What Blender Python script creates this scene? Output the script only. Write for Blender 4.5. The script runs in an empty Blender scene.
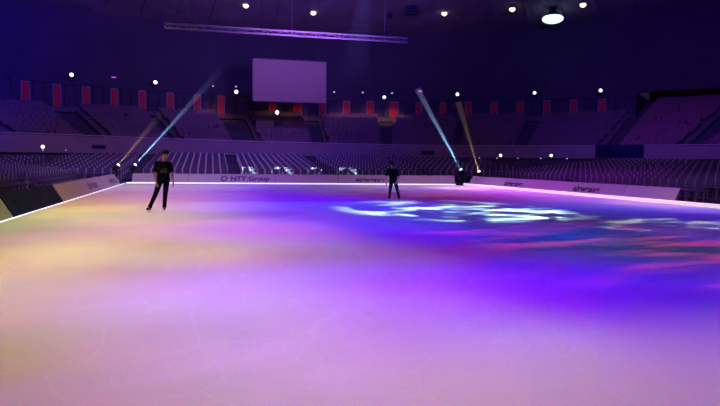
import bpy, bmesh, math, random
from mathutils import Vector, Matrix, Euler
random.seed(7)
PI = math.pi
R_ = math.radians
C = bpy.context.scene.collection
CX, CY = 6.0, 20.0          # centre of the round arena

# ------------------------------------------------------------------ materials
def mat(name, col, rough=.7, metal=0, spec=.4, noise=0, nscale=4, emit=None, estr=0, bump=0, bscale=20):
    m = bpy.data.materials.new(name); m.use_nodes = True
    nt = m.node_tree; b = nt.nodes['Principled BSDF']
    b.inputs['Roughness'].default_value = rough
    b.inputs['Metallic'].default_value = metal
    b.inputs['Specular IOR Level'].default_value = spec
    b.inputs['Base Color'].default_value = (*col, 1)
    if noise or bump:
        tc = nt.nodes.new('ShaderNodeTexCoord')
    if noise:
        n = nt.nodes.new('ShaderNodeTexNoise'); n.inputs['Scale'].default_value = nscale; n.inputs['Detail'].default_value = 4
        nt.links.new(tc.outputs['Object'], n.inputs['Vector'])
        r = nt.nodes.new('ShaderNodeValToRGB')
        r.color_ramp.elements[0].position = .3; r.color_ramp.elements[1].position = .7
        r.color_ramp.elements[0].color = (*[max(0, c*(1-noise)) for c in col], 1)
        r.color_ramp.elements[1].color = (*[min(1, c*(1+noise)) for c in col], 1)
        nt.links.new(n.outputs['Fac'], r.inputs['Fac']); nt.links.new(r.outputs['Color'], b.inputs['Base Color'])
    if bump:
        n2 = nt.nodes.new('ShaderNodeTexNoise'); n2.inputs['Scale'].default_value = bscale
        nt.links.new(tc.outputs['Object'], n2.inputs['Vector'])
        bp = nt.nodes.new('ShaderNodeBump'); bp.inputs['Strength'].default_value = bump; bp.inputs['Distance'].default_value = .02
        nt.links.new(n2.outputs['Fac'], bp.inputs['Height']); nt.links.new(bp.outputs['Normal'], b.inputs['Normal'])
    if emit:
        b.inputs['Emission Color'].default_value = (*emit, 1); b.inputs['Emission Strength'].default_value = estr
    return m

def ice_material():
    m = mat('ice', (.80, .80, .82), rough=.55, spec=.12)
    nt = m.node_tree; b = nt.nodes['Principled BSDF']
    tc = nt.nodes.new('ShaderNodeTexCoord')
    big = nt.nodes.new('ShaderNodeTexNoise'); big.inputs['Scale'].default_value = .5; big.inputs['Detail'].default_value = 6
    nt.links.new(tc.outputs['Object'], big.inputs['Vector'])
    # thin curved skate scratches: distance to warped voronoi edges
    nz = nt.nodes.new('ShaderNodeTexNoise'); nz.inputs['Scale'].default_value = .6
    nt.links.new(tc.outputs['Object'], nz.inputs['Vector'])
    mx = nt.nodes.new('ShaderNodeMixRGB'); mx.inputs['Fac'].default_value = .35
    nt.links.new(tc.outputs['Object'], mx.inputs['Color1']); nt.links.new(nz.outputs['Color'], mx.inputs['Color2'])
    vo = nt.nodes.new('ShaderNodeTexVoronoi'); vo.feature = 'DISTANCE_TO_EDGE'; vo.inputs['Scale'].default_value = 1.7
    nt.links.new(mx.outputs['Color'], vo.inputs['Vector'])
    lt = nt.nodes.new('ShaderNodeMapRange'); lt.inputs['From Min'].default_value = 0; lt.inputs['From Max'].default_value = .012
    lt.inputs['To Min'].default_value = 1; lt.inputs['To Max'].default_value = 0
    nt.links.new(vo.outputs['Distance'], lt.inputs['Value'])
    r = nt.nodes.new('ShaderNodeValToRGB')
    r.color_ramp.elements[0].position = .35; r.color_ramp.elements[1].position = .65
    r.color_ramp.elements[0].color = (.76, .76, .79, 1); r.color_ramp.elements[1].color = (.83, .83, .85, 1)
    nt.links.new(big.outputs['Fac'], r.inputs['Fac'])
    sc = nt.nodes.new('ShaderNodeMath'); sc.operation = 'MULTIPLY'; sc.inputs[1].default_value = .4
    nt.links.new(lt.outputs['Result'], sc.inputs[0])
    m2 = nt.nodes.new('ShaderNodeMixRGB'); m2.inputs['Color2'].default_value = (.92, .92, .93, 1)
    nt.links.new(sc.outputs[0], m2.inputs['Fac']); nt.links.new(r.outputs['Color'], m2.inputs['Color1'])
    nt.links.new(m2.outputs['Color'], b.inputs['Base Color'])
    bp = nt.nodes.new('ShaderNodeBump'); bp.inputs['Strength'].default_value = .08; bp.inputs['Distance'].default_value = .01
    fn = nt.nodes.new('ShaderNodeTexNoise'); fn.inputs['Scale'].default_value = 9; fn.inputs['Detail'].default_value = 5
    nt.links.new(tc.outputs['Object'], fn.inputs['Vector'])
    nt.links.new(fn.outputs['Fac'], bp.inputs['Height']); nt.links.new(bp.outputs['Normal'], b.inputs['Normal'])
    return m

M = dict(
    ice=ice_material(),
    floor=mat('dark floor', (.05, .05, .07), .8, noise=.3, nscale=.6),
    wall=mat('dark arena wall', (.05, .045, .075), .9, noise=.12, nscale=.25),
    under=mat('black recess wall', (.09, .08, .11), .9, noise=.2, nscale=.5),
    pier=mat('grey concrete pier', (.30, .27, .28), .85, noise=.15, nscale=1.2),
    ceil=mat('dark ceiling panels', (.24, .20, .24), .9, noise=.25, nscale=.35),
    balcony=mat('painted concrete balcony', (.22, .17, .19), .75, noise=.08, nscale=.7),
    terrace=mat('upper stand concrete', (.105, .085, .105), .85, noise=.15, nscale=.8),
    aisle=mat('dark stair concrete', (.05, .045, .065), .9, noise=.2, nscale=1),
    riser=mat('dark seating platform', (.07, .07, .11), .85, noise=.2, nscale=1),
    upseat=mat('maroon seat plastic', (.10, .06, .08), .6, noise=.2, nscale=.5),
    redseat=mat('red seat plastic', (.17, .055, .085), .6, noise=.2, nscale=.5),
    seat=mat('dark grey seat fabric', (.07, .065, .10), .7, noise=.2, nscale=6),
    seatframe=mat('pale metal seat frame', (.40, .37, .42), .4, metal=.3),
    red=mat('red panel', (.50, .010, .016), .6, noise=.15, nscale=1.5),
    screen=mat('projection screen', (.19, .145, .125), .9),
    black=mat('black metal', (.02, .02, .025), .5, metal=.3),
    truss=mat('aluminium truss', (.13, .11, .12), .5, metal=.3),
    rail=mat('steel rail', (.30, .25, .27), .5, metal=.2),
    board=mat('printed board', (.38, .33, .35), .55, noise=.03, nscale=2),
    boardback=mat('dark board', (.010, .014, .06), .8, spec=.08, noise=.5, nscale=3),
    ink=mat('dark navy ink', (.025, .02, .06), .6),
    ink2=mat('faded grey ink', (.20, .16, .22), .6),
    led=mat('led white', (.9, .9, .9), .4, emit=(.72, .78, 1.0), estr=1.0),
    marginglow=mat('lit margin glow', (.9, .85, .8), .4, emit=(1.0, .76, .70), estr=.62),  # glow stands in for light falling on the right rink margin
    lampwhite=mat('lamp white', (1, 1, 1), .4, emit=(.93, .95, 1), estr=2.2),
    lampdim=mat('lamp dim', (1, 1, 1), .4, emit=(.75, .68, .95), estr=.55),
    lampwarm=mat('lamp warm', (1, 1, 1), .4, emit=(1, .74, .42), estr=1.6),
    lampcool=mat('lamp cool', (1, 1, 1), .4, emit=(.72, 1.0, 1.0), estr=1.25),
    lampblue=mat('lamp blue', (1, 1, 1), .4, emit=(.35, .7, 1.0), estr=3),
    lampgold=mat('lamp gold', (1, 1, 1), .4, emit=(1, .75, .45), estr=3),
    pink=mat('pink lamp', (1, 1, 1), .4, emit=(.65, .04, .42), estr=.6),
    skin=mat('skin', (.50, .27, .20), .55, noise=.06, nscale=12),
    lips=mat('lips', (.36, .12, .11), .5),
    eye=mat('dark eyes', (.02, .015, .012), .3),
    hair=mat('black hair', (.010, .008, .009), .8, spec=.1, bump=.6, bscale=60),
    tee=mat('black cotton', (.007, .006, .010), .95, spec=.08, noise=.3, nscale=8),
    print_=mat('grey shirt print', (.07, .065, .09), .8, noise=.5, nscale=25),
    trouser=mat('black trousers', (.007, .006, .011), .9, spec=.08, noise=.3, nscale=8),
    boot=mat('black boot leather', (.012, .012, .015), .4),
    blade=mat('skate steel', (.7, .7, .72), .2, metal=1),
)

# ------------------------------------------------------------------ mesh builder
class MB:
    def __init__(s): s.v = []; s.f = []
    def add(s, vs, fs):
        o = len(s.v); s.v += [tuple(v) for v in vs]; s.f += [tuple(i+o for i in f) for f in fs]; return s
    def box(s, c, d, rot=None):
        c = Vector(c); x, y, z = (k/2 for k in d)
        vs = [Vector(p) for p in ((-x,-y,-z),(x,-y,-z),(x,y,-z),(-x,y,-z),(-x,-y,z),(x,-y,z),(x,y,z),(-x,y,z))]
        if rot: 
            e = Euler(rot).to_matrix(); vs = [e @ v for v in vs]
        return s.add([v + c for v in vs], [(0,3,2,1),(4,5,6,7),(0,1,5,4),(1,2,6,5),(2,3,7,6),(3,0,4,7)])
    def tube(s, p0, p1, r0, r1=None, n=8):
        r1 = r0 if r1 is None else r1
        p0, p1 = Vector(p0), Vector(p1); d = (p1-p0).normalized()
        a = d.orthogonal().normalized(); b = d.cross(a)
        vs = []
        for p, r in ((p0, r0), (p1, r1)):
            vs += [p + r*(math.cos(2*PI*k/n)*a + math.sin(2*PI*k/n)*b) for k in range(n)]
        fs = [(k, (k+1) % n, n+(k+1) % n, n+k) for k in range(n)] + [tuple(range(n-1, -1, -1)), tuple(range(n, 2*n))]
        return s.add(vs, fs)
    def path(s, pts, r, n=6):
        for a, b in zip(pts, pts[1:]): s.tube(a, b, r, n=n)
        return s
    def ball(s, c, r, nu=12, nv=8, rot=None):
        r = (r, r, r) if not hasattr(r, '__len__') else r
        c = Vector(c); vs = []; e = Euler(rot).to_matrix() if rot else None
        for j in range(1, nv):
            for i in range(nu):
                t, p = PI*j/nv, 2*PI*i/nu
                q = Vector((r[0]*math.sin(t)*math.cos(p), r[1]*math.sin(t)*math.sin(p), r[2]*math.cos(t)))
                vs.append(c + (e @ q if e else q))
        q = Vector((0, 0, r[2])); q = e @ q if e else q
        vs += [c+q, c-q]; a, b = len(vs)-2, len(vs)-1; fs = []
        for j in range(nv-2):
            for i in range(nu):
                i2 = (i+1) % nu
                fs.append((j*nu+i, (j+1)*nu+i, (j+1)*nu+i2, j*nu+i2))
        for i in range(nu):
            i2 = (i+1) % nu
            fs.append((a, i, i2)); fs.append((b, (nv-2)*nu+i2, (nv-2)*nu+i))
        return s.add(vs, fs)
    def lathe(s, prof, c=(0,0,0), n=24, axis=None, caps=True):
        # profile of (r, z), capped where r > 0; axis: matrix
        c = Vector(c); vs = []
        for r, z in prof:
            for k in range(n):
                q = Vector((r*math.cos(2*PI*k/n), r*math.sin(2*PI*k/n), z))
                vs.append(c + (axis @ q if axis else q))
        fs = []
        for j in range(len(prof)-1):
            for k in range(n):
                k2 = (k+1) % n
                fs.append((j*n+k, j*n+k2, (j+1)*n+k2, (j+1)*n+k))
        if caps: fs.append(tuple(range(n-1, -1, -1))); fs.append(tuple(range((len(prof)-1)*n, len(prof)*n)))
        return s.add(vs, fs)
    def sweep(s, prof, t0, t1, step=1.0, dz=None, caps=True):
        # closed profile of (radius, z) swept round the arena centre, t in degrees
        n = max(1, int(math.ceil(abs(t1-t0)/step))); m = len(prof); vs = []
        for i in range(n+1):
            t = t0+(t1-t0)*i/n; a = R_(t); e = dz(t) if dz else 0
            vs += [(CX+r*math.cos(a), CY+r*math.sin(a), z+e) for r, z in prof]
        fs = []
        for i in range(n):
            for j in range(m):
                j2 = (j+1) % m
                fs.append((i*m+j, i*m+j2, (i+1)*m+j2, (i+1)*m+j))
        if caps: fs += [tuple(range(m-1, -1, -1)), tuple(range(n*m, n*m+m))]
        return s.add(vs, fs)
    def capsule(s, p0, p1, r0, r1):
        s.tube(p0, p1, r0, r1, 14); s.ball(p0, r0, 14, 10); s.ball(p1, r1, 14, 10); return s
    def mesh(s, name, m, smooth=False):
        me = bpy.data.meshes.new(name); me.from_pydata(s.v, [], s.f); me.update()
        bm = bmesh.new(); bm.from_mesh(me); bmesh.ops.recalc_face_normals(bm, faces=bm.faces); bm.to_mesh(me); bm.free()
        me.materials.append(m)
        if smooth: me.polygons.foreach_set('use_smooth', [True]*len(me.polygons))
        return me
    def build(s, name, m, parent=None, loc=None, smooth=False):
        o = bpy.data.objects.new(name, s.mesh(name, m, smooth)); C.objects.link(o)
        if parent: o.parent = parent
        if loc: o.location = loc
        return o

def tag(o, label=None, cat=None, group=None, kind=None):
    if label: o['label'] = label
    if cat: o['category'] = cat
    if group: o['group'] = group
    if kind: o['kind'] = kind
    return o
def empty(name, loc, rz=0):
    o = bpy.data.objects.new(name, None); o.empty_display_size = .2; C.objects.link(o)
    o.location = loc; o.rotation_euler = (0, 0, rz); return o
def struct(o): o['kind'] = 'structure'; return o
def copy_tree(o, parent=None):
    c = o.copy(); C.objects.link(c)
    if parent: c.parent = parent
    for ch in list(o.children): copy_tree(ch, c)
    return c
def ring(t, r, z=0.0): return Vector((CX+r*math.cos(R_(t)), CY+r*math.sin(R_(t)), z))
ORD = ['first','second','third','fourth','fifth','sixth','seventh','eighth','ninth','tenth','eleventh','twelfth',
       'thirteenth','fourteenth','fifteenth','sixteenth','seventeenth','eighteenth','nineteenth','twentieth']
def ordinal(n):  # 1-based
    if n <= 20: return ORD[n-1]
    tens = {2:'twent',3:'thirt',4:'fort',5:'fift',6:'sixt',7:'sevent',8:'eight',9:'ninet'}
    if n >= 100: return 'hundred and ' + ordinal(n-100) if n > 100 else 'hundredth'
    return tens[n//10]+'ieth' if n % 10 == 0 else tens[n//10]+'y-'+ORD[n % 10-1]

def remeshed(mb, voxel, name, m, parent, smooth_it=4):
    me = mb.mesh('tmp', m); o = bpy.data.objects.new('tmp', me); C.objects.link(o)
    r = o.modifiers.new('r', 'REMESH'); r.mode = 'VOXEL'; r.voxel_size = voxel; r.use_smooth_shade = True
    if smooth_it:
        sm = o.modifiers.new('s', 'SMOOTH'); sm.iterations = smooth_it; sm.factor = .5
    dg = bpy.context.evaluated_depsgraph_get(); dg.update()
    nm = bpy.data.meshes.new_from_object(o.evaluated_get(dg)); nm.name = name
    bpy.data.objects.remove(o)
    if not nm.materials: nm.materials.append(m)
    p = bpy.data.objects.new(name, nm); C.objects.link(p); p.parent = parent
    return p

# ------------------------------------------------------------------ camera
F, W_, H_ = 600.0, 720, 406
yaw, pit, roll = math.atan((360-212)/F), math.atan((203-160.2)/F), .010
f = Vector((math.sin(yaw)*math.cos(pit), math.cos(yaw)*math.cos(pit), -math.sin(pit)))
r = Vector((math.cos(yaw), -math.sin(yaw), 0)); u = r.cross(f)
r2 = math.cos(roll)*r + math.sin(roll)*u; u2 = -math.sin(roll)*r + math.cos(roll)*u
cd = bpy.data.cameras.new('camera'); cam = bpy.data.objects.new('camera', cd); C.objects.link(cam)
mw = Matrix((r2, u2, -f)).transposed().to_4x4(); mw.translation = Vector((0, 0, 1.6)); cam.matrix_world = mw
cd.sensor_width = 36; cd.lens = 36*F/W_; cd.clip_end = 400
bpy.context.scene.camera = cam

# ------------------------------------------------------------------ the hall
fl = MB(); fl.lathe([(67, -.30), (67, -.06)], (CX, CY, 0), 96)
struct(fl.build('floor', M['floor']))
RINK = [(-4.80, -8), (17.3, -8), (17.75, 18), (16.35, 37.2), (15.9, 37.55), (-5.0, 40.35), (-5.38, 40.0)]
ic = MB(); n = len(RINK)
ic.add([(x, y, -.06) for x, y in RINK]+[(x, y, 0) for x, y in RINK],
       [tuple(range(n-1, -1, -1)), tuple(range(n, 2*n))]+[(k, (k+1) % n, n+(k+1) % n, n+k) for k in range(n)])
struct(ic.build('ice_floor', M['ice']))

def zc(t): return -.35 if t < 70 else -.35+.012*(min(t, 118)-70)
def zb(t): return -.34 if t < 70 else -.34*max(0, 1-(t-70)/46)   # the balcony parapet drops towards the right
TS = 43.8       # where the pillared wall stops and the bigger stand begins
struct(MB().sweep([(56.0, 6.6), (56.4, 6.6), (56.4, 9.45), (56.0, 9.45)], TS, 235, dz=zc).build('wall_gallery', M['wall']))
struct(MB().sweep([(55.55, 9.35), (58.2, 9.35), (58.2, 9.62), (55.55, 9.62)], TS, 235, dz=zc).build('trim_1', M['wall']))
struct(MB().sweep([(58, 6.0), (58.6, 6.0), (58.6, 18.6), (58, 18.6)], TS, 235).build('wall_back', M['wall']))
struct(MB().sweep([(58, 9.75), (58.6, 9.75), (58.6, 18.6), (58, 18.6)], -125, TS).build('wall_upper', M['wall']))
struct(MB().sweep([(66.6, -.3), (67.2, -.3), (67.2, 18.4), (66.6, 18.4)], -125, TS).build('wall_right', M['wall']))
struct(MB().sweep([(56.0, 2.0), (66.6, 2.0), (66.6, 9.5), (56.0, 9.5)], TS, TS+.5).build('wall_return', M['wall']))
struct(MB().sweep([(58.6, -.3), (59, -.3), (59, 18.6), (58.6, 18.6)], 235, 236).build('trim_2', M['wall']))
struct(MB().lathe([(67.5, 17.7), (58, 18.05), (50, 19.0), (30, 21.4), (.5, 24.0), (.5, 24.3), (67.5, 18.6), (67.5, 17.7)], (CX, CY, 0), 96, caps=False).build('ceiling', M['ceil']))
# shallow ceiling coffers
cb = MB()
for t in range(28, 130, 4):
    cb.sweep([(44.5, 19.62), (56, 18.25), (56, 18.10), (44.5, 19.47)], t, t+.35)
struct(cb.build('trim_3', M['ceil']))
# balcony
def balcony():
    m = MB(); n = 148; vs = []
    prof = [(38, 1.95), (38.25, 1.95), (41.5, 2.1), (41.5, 2.35), (38.5, 2.62), (38.35, 3.36), (38, 3.36)]
    for i in range(n+1):
        t = -60+295*i/n; a = R_(t)
        vs += [(CX+r*math.cos(a), CY+r*math.sin(a), z+(zb(t) if z > 3 else 0)) for r, z in prof]
    k = len(prof)
    m.add(vs, [(i*k+j, i*k+(j+1) % k, (i+1)*k+(j+1) % k, (i+1)*k+j) for i in range(n) for j in range(k)]+[tuple(range(k-1, -1, -1)), tuple(range(n*k, n*k+k))])
    struct(m.build('balcony_wall', M['balcony']))
balcony()
struct(MB().sweep([(38.5, -.06), (38.8, -.06), (38.8, 1.94), (38.5, 1.94)], -60, 235).build('wall_under', M['under']))
struct(MB().sweep([(38.1, 3.42), (38.2, 3.42), (38.2, 3.5), (38.1, 3.5)], -60, 235, dz=zb).build('trim_4', M['rail']))

# upper terraces between radial aisles
AIS = [(235, 1), (203, 2), (183, 2), (163, 2), (143.5, 2), (133.5, 2), (123.6, 2.6), (113.0, 2.8), (103.4, 1.0), (93.8, 3.2), (83.6, 1.6),
       (73.9, 1.6), (64.1, 1.2), (55.2, 1.8), (TS-.2, 1.6), (34.0, 2.0), (24.2, 1.4), (14, 1.4), (-6, 1.4), (-26, 1.4), (-60, 1)]
seat_low = [[], []]
upper = MB(); upper_red = MB()
bt0, bl0 = ring(90.3, 48.3), ring(88.6, 48.9)
def terrace(t1, t0):
    wide = t1 < TS+1
    nrow, r0, r1, z0, z1 = (25, 38.4, 66.5, 2.6, 10.0) if wide else (16, 38.4, 56.0, 2.6, 7.0)
    dr, dz = (r1-r0)/nrow, (z1-z0)/nrow
    p = []
    for k in range(nrow):
        p += [(r0+k*dr, z0+k*dz), (r0+(k+1)*dr, z0+k*dz)]
    p += [(r1, z1), (r1, z1-.4)]
    p += [(r0+dr, z0-.35)]
    # as separate steps so that every face is flat
    m = MB()
    for k in range(nrow):
        m.sweep([(r0+k*dr, z0+k*dz-.5), (r0+(k+1)*dr+.05, z0+k*dz-.5), (r0+(k+1)*dr+.05, z0+k*dz), (r0+k*dr, z0+k*dz)], t0, t1)
    struct(m.build('seating_terrace', M['terrace']))
    if t1 > 18 and t0 < 132:
        for k in range(nrow):
            R = r0+(k+.4)*dr; z = z0+k*dz
            L = R*R_(t1-t0); ns = int((L-.5)/.55)
            for i in range(ns):
                if random.random() < .03: continue
                t = (t0+t1)/2+math.degrees((i-(ns-1)/2)*.55/R); a = R_(t)
                c = ring(t, R)
                if math.hypot(c.x-bt0.x, c.y-bt0.y) < 2.1 or (abs(c.x-bl0.x) < .7 and abs(c.y-bl0.y) < 1.0): continue
                (upper_red if wide else upper).box((c.x, c.y, z+.40), (.42, .44, .06), (0, 0, a))
                b = ring(t, R+.23)
                (upper_red if wide else upper).box((b.x, b.y, z+.62), (.05, .46, .42), (0, 0, a))
for (ta, wa), (tb, wb) in zip(AIS, AIS[1:]):
    terrace(ta-wa/2, tb+wb/2)
am = MB()
for t, w in AIS[1:-1]:
    wide = t < TS+1
    nrow, r0, r1, z0, z1 = (50, 38.4, 66.5, 2.2, 9.6) if wide else (32, 38.4, 56.0, 2.2, 6.5)
    dr, dz = (r1-r0)/nrow, (z1-z0)/nrow
    for k in range(nrow):
        am.sweep([(r0+k*dr, z0+k*dz-.4), (r0+(k+1)*dr+.03, z0+k*dz-.4), (r0+(k+1)*dr+.03, z0+k*dz), (r0+k*dr, z0+k*dz)], t-w/2, t+w/2)
struct(am.build('aisle_stairs_floor', M['aisle']))
tag(upper.build('stadium_seats', M['upseat']), 'dull plastic seats filling the curved upper stand above the balcony', 'seats', kind='stuff')
tag(upper_red.build('stadium_seats', M['redseat']), 'reddish seats filling the taller stand at the right', 'seats', kind='stuff')
# landing behind the last row
struct(MB().sweep([(55.6, 6.5), (58, 6.5), (58, 7.05), (55.6, 7.05)], TS, 235).build('landing_floor', M['terrace']))

# piers and red panels of the gallery wall
pm = MB()
k = 0
strips = [119.7, 116.5, 113.4, 110.4, 107.4, 104.3, 101.1, 97.9, 95.0, 88.6, 85.4, 82.2, 79.1, 76.0, 72.9, 69.7, 66.6, 63.4, 60.2, 57.0, 53.8, 50.7, 47.5]
wid = {72.9: 1.0, 76.0: .85, 79.1: .8, 85.4: .95, 88.6: .8}
for i, t in enumerate(strips):
    t2 = t-1.6
    for dt in (-.55, .55):
        pm.box(ring(t2+dt, 55.85, 8.2+zc(t2)/2), (.30, .55, 2.3+zc(t2)), (0, 0, R_(t2)))
    pm.box(ring(t2, 55.98, 8.9+zc(t2)/2), (.1, 1.3, .9), (0, 0, R_(t2)))
struct(pm.build('gallery_piers_wall', M['wall']))
for i, t in enumerate(strips):
    w = wid.get(t, .7)
    e = empty('wall_panel', ring(t, 55.9, 7.06), R_(t)-PI/2)
    hgt = 2.19+zc(t)
    MB().box((0, 0, hgt/2), (w, .08, hgt)).build('red_sheet', M['red'], e)
    MB().box((0, .0, hgt+.04), (w+.14, .12, .08)).box((-w/2-.035, 0, hgt/2), (.07, .12, hgt)).box((w/2+.035, 0, hgt/2), (.07, .12, hgt)).build('panel_frame', M['pier'], e)
    tag(e, f'tall narrow red wall panel behind the upper stand, {ordinal(i+1)} from the left end', 'panel', 'red panels along the gallery wall')

# lamps along the cornice
def floodlight(t, R, z, rad, lensmat, label, group, base=None):
    rad *= .85
    e = empty('floodlight', ring(t, R, z), R_(t)-PI/2)
    MB().lathe([(rad*.55, -.32), (rad*.95, -.22), (rad*1.1, .0), (rad*1.05, .03)], axis=Euler((PI/2, 0, 0)).to_matrix(), n=16).build('lamp_housing', M['black'], e)
    MB().ball((0, -.04, 0), (rad, rad*.45, rad), 14, 10).build('lens', lensmat, e, smooth=True)
    b = MB()
    if base is not None: b.tube((0, .18, base-z), (0, .18, -rad*.5), .04).box((0, .18, base-z+.02), (.25, .25, .04))
    b.box((0, .18, -rad*.6), (rad*2, .06, .06)).box((rad*1.1, .09, -rad*.2), (.04, .22, rad*.9)).box((-rad*1.1, .09, -rad*.2), (.04, .22, rad*.9))
    b.build('bracket', M['black'], e)
    tag(e, label, 'lamp', group); return e
G1 = 'lamps along the gallery cornice'
def top(t): return 9.62+zc(t)
for t, z, rad, m, lab in (
    (111.9, 10.55, .25, 'lampwhite', 'bright white lamp on the cornice above the red panels, far left'),
    (102.8, 10.40, .25, 'lampwhite', 'bright white lamp on the cornice, left of the pale blue light beam'),
    (96.0, 10.35, .12, 'lampdim', 'small dim lamp on the cornice where the left blue beam fades'),
    (93.2, 10.42, .12, 'lampdim', 'small dim lamp directly above a larger bright lamp left of the screen'),
    (80.7, 10.12, .13, 'lampdim', 'small dim lamp on the cornice just right of the hanging screen'),
    (77.0, 10.12, .13, 'lampdim', 'small dim lamp on the cornice, second to the right of the screen'),
    (73.2, 10.07, .13, 'lampdim', 'small dim lamp above the widest red panel beside a bright lamp'),
    (64.8, 9.90, .24, 'lampwhite', 'bright white lamp on the cornice above the golden light beam'),
    (55.3, 9.88, .22, 'lampwhite', 'bright white lamp on the cornice, second from its right end'),
    (47.7, 9.88, .23, 'lampwhite', 'bright white lamp at the right end of the cornice by the dark stand')):
    floodlight(t, 55.7, z, rad, M[m], lab, G1, base=top(t))
floodlight(93.2, 55.3, 9.74, .27, M['lampwhite'], 'larger bright lamp under a small dim one, left of the hanging screen', G1)
floodlight(74.2, 55.3, 9.52, .26, M['lampcool'], 'bright cool white lamp on the cornice next to the widest red panel', G1)
e = empty('signal_lamp', ring(107.1, 57.9, 10.9), R_(107.1)-PI/2)
MB().box((0, 0, 0), (.62, .18, .2)).build('lamp_housing', M['black'], e)
MB().box((0, -.11, 0), (.5, .06, .14)).build('lens', M['pink'], e)
tag(e, 'small flat pink light high on the dark wall at left', 'lamp')
e = empty('signal_lamp', ring(69.6, 57.9, 10.55), R_(69.6)-PI/2)
MB().box((0, 0, 0), (.62, .18, .34)).build('lamp_housing', M['black'], e)
MB().box((0, -.11, 0), (.5, .06, .26)).build('lens', M['pink'], e)
tag(e, 'small pink light on the dark wall at the top of the right blue beam', 'lamp')

# lamps under the balcony edge
G2 = 'lamps under the balcony edge'
def under_lamp(t, z, rad, m, lab):
    e = empty('balcony_lamp', ring(t, 37.93, z), R_(t)-PI/2)
    rad *= .9
    MB().box((0, .0, rad*.9), (rad*1.4, .10, rad*.8)).tube((0, -.08, 0), (0, .02, 0), rad*1.15, n=12).build('lamp_housing', M['black'], e)
    MB().ball((0, -.08, 0), (rad, rad*.5, rad), 12, 8).build('lens', M[m], e, smooth=True)
    tag(e, lab, 'lamp', G2)
under_lamp(120.3, 2.42, .16, 'lampwhite', 'bright white lamp on the balcony front at the far left')
under_lamp(120.3, 2.14, .06, 'lampdim', 'tiny lamp hanging just below the bright lamp on the left balcony')
under_lamp(117.7, 2.18, .06, 'lampdim', 'tiny lamp below the balcony, right of the bright left lamp')
under_lamp(57.4, 2.18, .15, 'lampwhite', 'bright white lamp on the balcony front above the right rink corner, left of two')
under_lamp(50.5, 2.2, .15, 'lampwhite', 'bright white lamp on the balcony front above the right boards, right of two')
for t, lab in ((60.4, 'leftmost tiny lamp below the balcony near the golden beam'), (57.9, 'tiny lamp below the left one of the two bright right balcony lamps'),
               (55.0, 'tiny lamp below the balcony midway between the two bright right lamps'),
               (51.9, 'tiny lamp just left of the right bright balcony lamp'), (48.4, 'rightmost tiny lamp below the balcony, right of the bright lamps')):
    under_lamp(t, 1.93, .07, 'lampdim', lab)

# dark panels hung on the balcony front
def dark_panel(t0, t1, z0, z1, lab):
    o = MB().sweep([(37.9, z0), (37.97, z0), (37.97, z1), (37.9, z1)], t0, t1, .5).build('cover_panel', M['boardback'])
    tag(o, lab, 'panel', 'dark panels on the balcony front')
dark_panel(38.9, 44.8, 2.02, 3.16, 'long dark rectangular panel on the balcony front at right')
dark_panel(112.9, 114.6, 2.36, 2.66, 'small dark panel on the balcony front at left above the skater')
dark_panel(66.9, 68.8, 2.2, 2.55, 'small dark panel on the balcony front right of the far skater')

# operator booth in the middle of the upper stand, under the screen
bt = ring(90.3, 48.0)
e = empty('operator_booth', (bt.x, bt.y, 5.0), R_(90.3)-PI/2)
MB().box((0, 0, .55), (1.9, .1, .7)).box((-.95, .5, .55), (.08, 1.0, .7)).box((.95, .5, .55), (.08, 1.0, .7)).build('booth_wall', M['balcony'], e)
MB().box((0, .3, .95), (2.1, .9, .08)).build('counter', M['black'], e)
MB().box((-.55, .3, 1.12), (.5, .4, .26)).box((.1, .3, 1.06), (.5, .4, .14)).build('console', M['black'], e)
for x in (-.85, .85):
    for y_ in (.1, .9): MB().box((x, y_, .1), (.1, .1, .3)).build('leg', M['black'], e)
tag(e, 'low pale operator booth with a dark counter in the stand under the screen', 'booth')
bl = ring(88.6, 48.9)
e = empty('work_lamp', (bl.x, bl.y, 5.0), R_(88.6)-PI/2)
MB().tube((0, 0, 0), (0, 0, 1.75), .035).build('pole', M['black'], e)
MB().lathe([(.1, -.22), (.2, -.15), (.24, 0)], (0, 0, 1.9), 14, Euler((PI/2, 0, .4)).to_matrix()).build('lamp_housing', M['black'], e)
MB().ball((0, -.03, 1.9), (.21, .1, .24), 12, 8).build('lens', M['lampwhite'], e, smooth=True)
tag(e, 'bright work lamp on a pole beside the operator booth under the screen', 'lamp')

# hanging screen
e = empty('projection_screen', (7.05, 56.0, 6.86))
MB().box((0, 0, 1.95), (6.72, .05, 3.76)).build('screen_sheet', M['screen'], e)
MB().box((0, .06, .03), (6.9, .1, .06)).box((0, .06, 3.87), (6.9, .1, .08)).box((-3.41, .06, 1.95), (.08, .1, 3.9)).box((3.41, .06, 1.95), (.08, .1, 3.9)).build('screen_frame', M['black'], e)
for x in (-2.6, 2.6):
    MB().tube((x, .06, 3.9), (x, .06, 11.75), .018, n=6).build('suspension_cable', M['black'], e)
tag(e, 'blank pale projection screen hanging in front of the upper stand', 'screen')

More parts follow.
